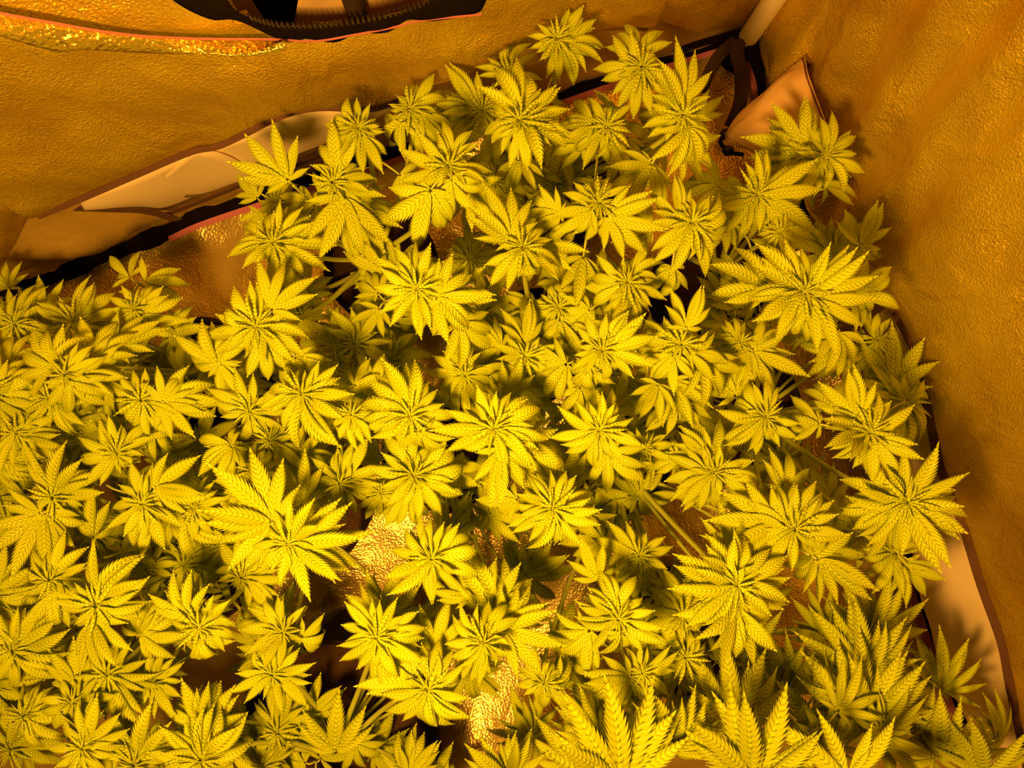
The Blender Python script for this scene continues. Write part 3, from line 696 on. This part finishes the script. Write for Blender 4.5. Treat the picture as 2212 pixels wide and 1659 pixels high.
 (132, 963, C_-.03, [(-90, 75), (210, 70), (-30, 70)], 'leaf'),
 (305, 1089, B_+.02, [(165, 80), (-85, 98), (60, 60), (-30, 75), (110, 70)]),
 (417, 1099, B_, [(92, 60), (20, 55), (160, 50), (-70, 60)]),
 (444, 1110, C_, [(80, 70), (-10, 60)], 'leaf'),
 (363, 726, D_+.02, [(15, 80), (60, 70), (-60, 60)], 'leaf'),
 (353, 794, D_, [(60, 75), (150, 75), (-30, 75), (-100, 70)]),
 (258, 821, C_, [(120, 50), (20, 50), (-80, 60)]),
 (505, 963, B_, [(200, 90), (150, 70), (240, 75)], 'leaf'),
 (583, 953, B_, [(-40, 75), (100, 45), (-90, 70), (220, 65)]),
 (549, 1018, B_, [(170, 80), (205, 80, 532, 1041), (-60, 70), (50, 60)]),
 (675, 1045, C_, [(120, 50), (40, 50), (-60, 60), (200, 60)]),
 (20, 1150, C_, [(60, 90), (-40, 90), (120, 80)]),
 (200, 1150, C_, [(30, 80), (150, 80), (-80, 80)]),
 (20, 1620, C_, [(60, 80), (120, 80), (0, 80)]),
 (430, 960, D_, [(200, 90), (60, 80), (-60, 90)]),
 (480, 1180, C_, [(180, 80), (-80, 80), (60, 70)]),
 (-25, 850, B_, [(20, 90), (70, 85), (-50, 90)]), (-30, 1000, C_+.04, [(10, 95), (60, 85), (-60, 90)]), (-30, 1290, B_, [(10, 95), (60, 85), (-60, 90)]), (-30, 1480, B_, [(20, 95), (70, 85), (-50, 90)]), (-20, 1080, C_, [(20, 90), (80, 80), (-50, 90)]), (60, 1010, C_, [(20, 80), (110, 70), (-60, 80)]),
 (1015, 560, C_-.06, [(90, 80), (200, 80), (-30, 80)]), (640, 640, D_, [(60, 80), (160, 80), (-60, 90)]),
]
FRONT = 0.64
FTOPS = [
 (1590, 1589, .56, [(95, 165), (150, 140), (50, 130)], 'leaf'), (1628, 1690, .66, [(88, 185), (125, 165), (40, 150)], 'leaf'),
 (1874, 1552, .57, [(92, 152), (135, 140), (45, 140), (165, 110)], 'leaf'), (1866, 1464, .50, [(85, 145), (125, 140), (45, 110)], 'leaf'),
 (1881, 1372, .42, [(76, 115), (120, 105), (30, 110)], 'leaf'), (1767, 1585, .52, [(100, 140), (140, 110), (60, 100)], 'leaf'),
 (1899, 1581, .58, [(30, 92), (-50, 105), (-15, 85), (110, 60), (180, 60)]), (1789, 1618, .56, [(20, 80), (130, 70), (60, 80), (-80, 60)]),
 (2031, 1490, .42, [(92, 105), (130, 85), (40, 85)], 'leaf'), (2024, 1640, .50, [(96, 130), (60, 110), (140, 100)], 'leaf'),
 (2127, 1680, .52, [(97, 130), (60, 110)], 'leaf'), (1336, 1700, .66, [(92, 190), (130, 160), (55, 165)], 'leaf'),
 (1148, 1595, .40, [(96, 100), (130, 90)], 'leaf'), (1098, 1690, .52, [(97, 115), (140, 100), (60, 95)], 'leaf'),
 (1293, 1599, .44, [(95, 120), (140, 100), (50, 100)], 'leaf'), (1840, 1690, .66, [(160, 180), (20, 150)], 'leaf'),
 (1605, 1412, .36, [(45, 105), (-20, 90)], 'leaf'), (1789, 1383, .36, [(105, 92), (60, 80), (150, 80)], 'leaf'),
 (1460, 1640, .60, [(100, 140), (60, 130), (140, 120)], 'leaf'), (1700, 1500, .44, [(110, 120), (60, 100), (160, 100)], 'leaf'),
 (1960, 1600, .48, [(70, 110), (20, 90), (-40, 90)], 'leaf'), (1540, 1520, .44, [(160, 110), (100, 100), (200, 90)], 'leaf'),
 (2160, 1620, .44, [(100, 100), (140, 80)], 'leaf'), (1240, 1660, .50, [(120, 110), (70, 110)], 'leaf'),
]
GAPS = [(915, 790, 42), (425, 925, 40), (540, 1210, 32), (1720, 1365, 55), (1450, 1150, 30), (1090, 1455, 62), (1060, 1580, 85), (985, 1580, 60), (430, 560, 95), (400, 640, 50), (1465, 385, 55), (1440, 1130, 42), (715, 1268, 52), (870, 1165, 50), (805, 1215, 45), (1235, 1240, 42), (1230, 1330, 45), (1765, 1310, 60), (1700, 1390, 50), (720, 1500, 95), (850, 1560, 80), (1815, 1000, 38), (1660, 310, 80), (1580, 220, 70), (520, 640, 40), (470, 1490, 40), (1300, 190, 40), (480, 660, 45)]
def in_gap(px, py, grow=0): return any((px-x)**2+(py-y)**2 < (r+grow)**2 for x, y, r in GAPS)
rng = random.Random(5)
def nearest(px, py):
    best = min(range(11), key=lambda i: (PLANTS[i][1][0]-px)**2+(PLANTS[i][1][1]-py)**2)
    return best
def clear_pos(pos, az, pitch, roll, length, kind):
    tip = pos+Vector((math.cos(az), math.sin(az), 0))*length*math.cos(pitch)
    for ax_, lim in ((YT, BC), (XT, AC)):                  # keep the blade clear of the tent walls
        over = max(pos.dot(ax_), tip.dot(ax_))-(lim-0.055)
        if over > 0: pos = pos-ax_*min(over, 0.05)
    return (pos, az, pitch, roll, length, kind)
def add_leaf(parent, base, pos, az, pitch, roll, length, kind):
    pool = {'7': LEAF7, '5': LEAF5, '9': LEAF9, 'n': LEAFN, 'y': LEAFY}[kind]
    o = bpy.data.objects.new('leaf', rng.choice(pool)); COL.objects.link(o); o.parent = parent
    m = Matrix.Translation(pos-base) @ Matrix.Rotation(az-math.pi/2, 4, 'Z') @ Matrix.Rotation(pitch, 4, 'X') @ Matrix.Rotation(roll, 4, 'Y') @ Matrix.Scale(length, 4)
    o.matrix_basis = m; return o
def branch(pi, apex, petioles, thin=False):
    """woody shoot from the plant's foot to the top, with the stalks of its leaves"""
    base = plant_base[pi]; V = []; Fc = []
    a = apex-base
    side = Vector((a.x, a.y, 0))
    pts = [Vector((rng.uniform(-.006, .006), rng.uniform(-.006, .006), -0.012)), Vector((side.x*0.12, side.y*0.12, max(0.03, a.z*0.22))), Vector((side.x*0.62, side.y*0.62, a.z*0.5)), Vector((side.x*0.94, side.y*0.94, a.z*0.80)), a]
    if pi == 10: pts[1:4] = [Vector((side.x*0.10, side.y*0.10, max(0.03, a.z*0.28))), Vector((side.x*0.50, side.y*0.50, max(0.055, a.z*0.50))), Vector((side.x*0.90, side.y*0.90, max(0.068, a.z*0.84)))]
    r0 = 0.0034 if thin else 0.0048
    path = catmull(pts, 5); n = len(path)
    tube_data(path, [r0*(1-0.55*i/(n-1)) for i in range(n)], 6, V, Fc)
    for p0, p1 in petioles:
        q0 = p0-base; q1 = p1-base; mid = q0.lerp(q1, 0.5)+Vector((0, 0, 0.006))
        c = catmull([q0, mid, q1], 3); tube_data(c, [0.0017, 0.0016, 0.0015, 0.0014, 0.0013, 0.0012, 0.0011][:len(c)], 5, V, Fc)
    return mesh_obj('branch', V, Fc, M['stem'], plant_obj[pi])
leafcount = [0]*12
def build_top(row, pi, front=False):
    px, py, h, leaves = row[:4]; kind = row[4] if len(row) > 4 else 'tip'
    h += rng.uniform(-0.02, 0.02)-(0.07 if front else 0)
    apex = at(px, py, h); s = (H-h)/F; base = plant_base[pi]
    pet = []; todo = []
    angs = [l[0] % 360 for l in leaves]
    mean = sum(l[1] for l in leaves)/len(leaves)
    for l in leaves:
        az = R(l[0]); L = l[1]
        dz = rng.uniform(0.004, 0.016) if kind == 'tip' else rng.uniform(0, 0.012)
        if len(l) > 2: p = at(l[2], l[3], h-dz)
        else:
            o = (0.10 if kind == 'tip' else 0.03)*L*s; p = apex+Vector((math.cos(az)*o, math.sin(az)*o, -dz))
        pitch = R(rng.uniform(-28, 22)) if kind == 'tip' else R(rng.uniform(-16, 16))
        if front: pitch = R(rng.uniform(4, 26))
        lt = L*s/max(0.6, math.cos(pitch))*(1.20 if len(l) < 3 else 1.10)
        kd = 'n' if front else ('9' if L > 112 and rng.random() < .6 else ('7' if L > 78 and rng.random() < .8 else '5'))
        if kind == 'leaf' and kd == '5' and L > 70: kd = '7'
        todo.append((p, az, pitch, R(rng.uniform(-24, 24)), lt, kd))
        pet.append((apex-Vector((0, 0, 0.012+0.4*dz)), p))
    if kind == 'tip':
        # second pair of leaves in the widest gaps between those seen
        srt = sorted(angs); gaps = [((srt[(i+1) % len(srt)]-srt[i]) % 360 or 360, srt[i]) for i in range(len(srt))]
        for g, a0 in gaps:
            if g > 125:
                az = R(a0+g/2+rng.uniform(-12, 12)); L = mean*rng.uniform(0.62, 0.8); dz = rng.uniform(0.012, 0.03)
                p = apex+Vector((math.cos(az)*0.1*L*s, math.sin(az)*0.1*L*s, -dz)); q = p+Vector((math.cos(az), math.sin(az), 0))*L*s*0.7
                if in_gap(*px_of(q)): continue
                todo.append((p, az, R(rng.uniform(-15, 15)), R(rng.uniform(-12, 12)), L*s, 'n' if front else rng.choice('57'))); pet.append((apex-Vector((0, 0, dz+0.006)), p))
    # older leaves further down the shoot, on longer stalks
    rot = rng.uniform(0, 6.28)
    for k in range(2 if kind == 'tip' else 1):
        az = rot+k*math.pi/2+rng.uniform(-.4, .4); dz = 0.055+0.03*(k//2)+rng.uniform(0, 0.05); L = rng.uniform(0.048, 0.068)
        o = rng.uniform(0.015, 0.04); p = apex+Vector((math.cos(az)*o, math.sin(az)*o, -dz))
        ok = True
        for f in (0.1, 0.5, 1.0):
            q = p+Vector((math.cos(az), math.sin(az), 0))*L*f
            if in_gap(*px_of(q), grow=4) or AC-q.dot(XT) < 0.05 or BC-q.dot(YT) < 0.06: ok = False
        if not ok or p.z < 0.2: continue
        todo.append((p, az, R(rng.uniform(-25, 12)), R(rng.uniform(-15, 15)), L, 'n' if front else rng.choice('77759'))); pet.append((apex-Vector((0, 0, dz+0.012)), p))
    todo = [clear_pos(*t) for t in todo]; pet = [(q[0], t[0]) for q, t in zip(pet, todo)]
    b = branch(pi, apex-Vector((0, 0, 0.006 if kind == 'tip' else 0.016)), pet, kind != 'tip')
    for t in todo: add_leaf(b, base, *t); leafcount[pi] += 1
    if kind == 'tip':
        o = bpy.data.objects.new('growing_tip', rng.choice(TIPS)); COL.objects.link(o); o.parent = b
        sc = mean*s*(0.74 if not front else 0.55)
        o.matrix_basis = Matrix.Translation(apex-base+Vector((0, 0, 0.002))) @ Matrix.Rotation(rng.uniform(0, 6.28), 4, 'Z') @ Matrix.Rotation(R(rng.uniform(-14, 14)), 4, 'X') @ Matrix.Scale(sc, 4)
for row in TOPS: build_top(row, nearest(row[0], row[1]))
for row in FTOPS: build_top(row, 11, True)
# shaded leaves deep under the canopy
allp = [(r[0], r[1]) for r in TOPS]
for k in range(150):
    bx, by = rng.choice(allp); px = bx+rng.uniform(-70, 70); py = by+rng.uniform(-70, 70); h = rng.uniform(0.24, 0.36)
    if in_gap(px, py, 40) or (px > 1500 and py < 560): continue
    p = at(px, py, h)
    if AC-p.dot(XT) < 0.10 or BC-p.dot(YT) < 0.10: continue
    pi = min(range(11), key=lambda i: (plant_base[i].x-p.x)**2+(plant_base[i].y-p.y)**2); az = rng.uniform(0, 6.28)   # low leaves belong to the stem they stand by
    bits = [p+Vector((math.cos(az+d), math.sin(az+d), 0))*0.012 for d in (0, 2.2, 4.1)]
    b = branch(pi, p-Vector((0, 0, 0.01)), [(p-Vector((0, 0, 0.011)), q) for q in bits], True)
    for q, d in zip(bits, (0, 2.2, 4.1)): add_leaf(b, plant_base[pi], q, az+d, R(rng.uniform(-20, 10)), 0, rng.uniform(0.045, 0.065), rng.choice('75')); leafcount[pi] += 1
print('leaves per plant', leafcount, sum(leafcount))

# ---------------------------------------------------------------- turn leaves on their stalks where they would cut into a wall, a pot or another plant
from mathutils.bvhtree import BVHTree
bpy.context.view_layer.update()
def top_of(o):
    while o.parent: o = o.parent
    return o
def world_tree(me, mw):
    V = [mw @ v.co for v in me.vertices]
    lo = [min(v[i] for v in V) for i in range(3)]; hi = [max(v[i] for v in V) for i in range(3)]
    return BVHTree.FromPolygons(V, [tuple(p.vertices) for p in me.polygons]), lo, hi
items = []
for o in list(COL.objects):
    if o.type != 'MESH' or o.name.startswith(('floor', 'tooth', 'soil', 'wall_')): continue
    t = top_of(o); nm = t.name.split('.')[0]
    if nm in ('cannabis_plant', 'fabric_pot', 'duct_sleeve', 'wall_back', 'wall_right'): items.append([o, t.name, *world_tree(o.data, o.matrix_world)])
def touch(a, b): return all(a[3][k] <= b[4][k] and b[3][k] <= a[4][k] for k in range(3))
def hits(it):
    return sum(1 for q in items if q[1] != it[1] and touch(it, q) and it[2].overlap(q[2]))
movable = [it for it in items if it[0].name.split('.')[0] == 'leaf']
TRY = [(p, r, y, sc) for sc in (1.0, 0.9, 0.8, 0.68) for p, r, y in ((10, 0, 0), (-10, 0, 0), (0, 12, 0), (0, -12, 0), (20, 0, 0), (-18, 0, 0), (8, 0, 12), (8, 0, -12), (-8, 0, 12), (-8, 0, -12), (0, 0, 22), (0, 0, -22), (30, 0, 0), (34, 0, 30), (34, 0, -30), (10, 0, 45), (10, 0, -45), (15, 0, 70), (15, 0, -70), (-25, 15, 35), (-25, -15, -35))]
left = 0
for rnd in range(3):
    left = 0
    for it in movable:
        n0 = hits(it)
        if not n0: continue
        o = it[0]; home = o.matrix_basis.copy(); pw = o.parent.matrix_world.copy(); best = (n0, home, it[2:])
        for p, r, y, sc in TRY:
            m = Matrix.Translation(home.translation) @ Matrix.Rotation(R(y), 4, 'Z') @ home.to_3x3().to_4x4() @ Matrix.Rotation(R(p), 4, 'X') @ Matrix.Rotation(R(r), 4, 'Y') @ Matrix.Scale(sc, 4)
            it[2:] = world_tree(o.data, pw @ m); n = hits(it)
            if n < best[0]: best = (n, m, it[2:])
            if n == 0: break
        o.matrix_basis = best[1]; it[2:] = best[2]; left += best[0] > 0
print('leaves still crossing', left)
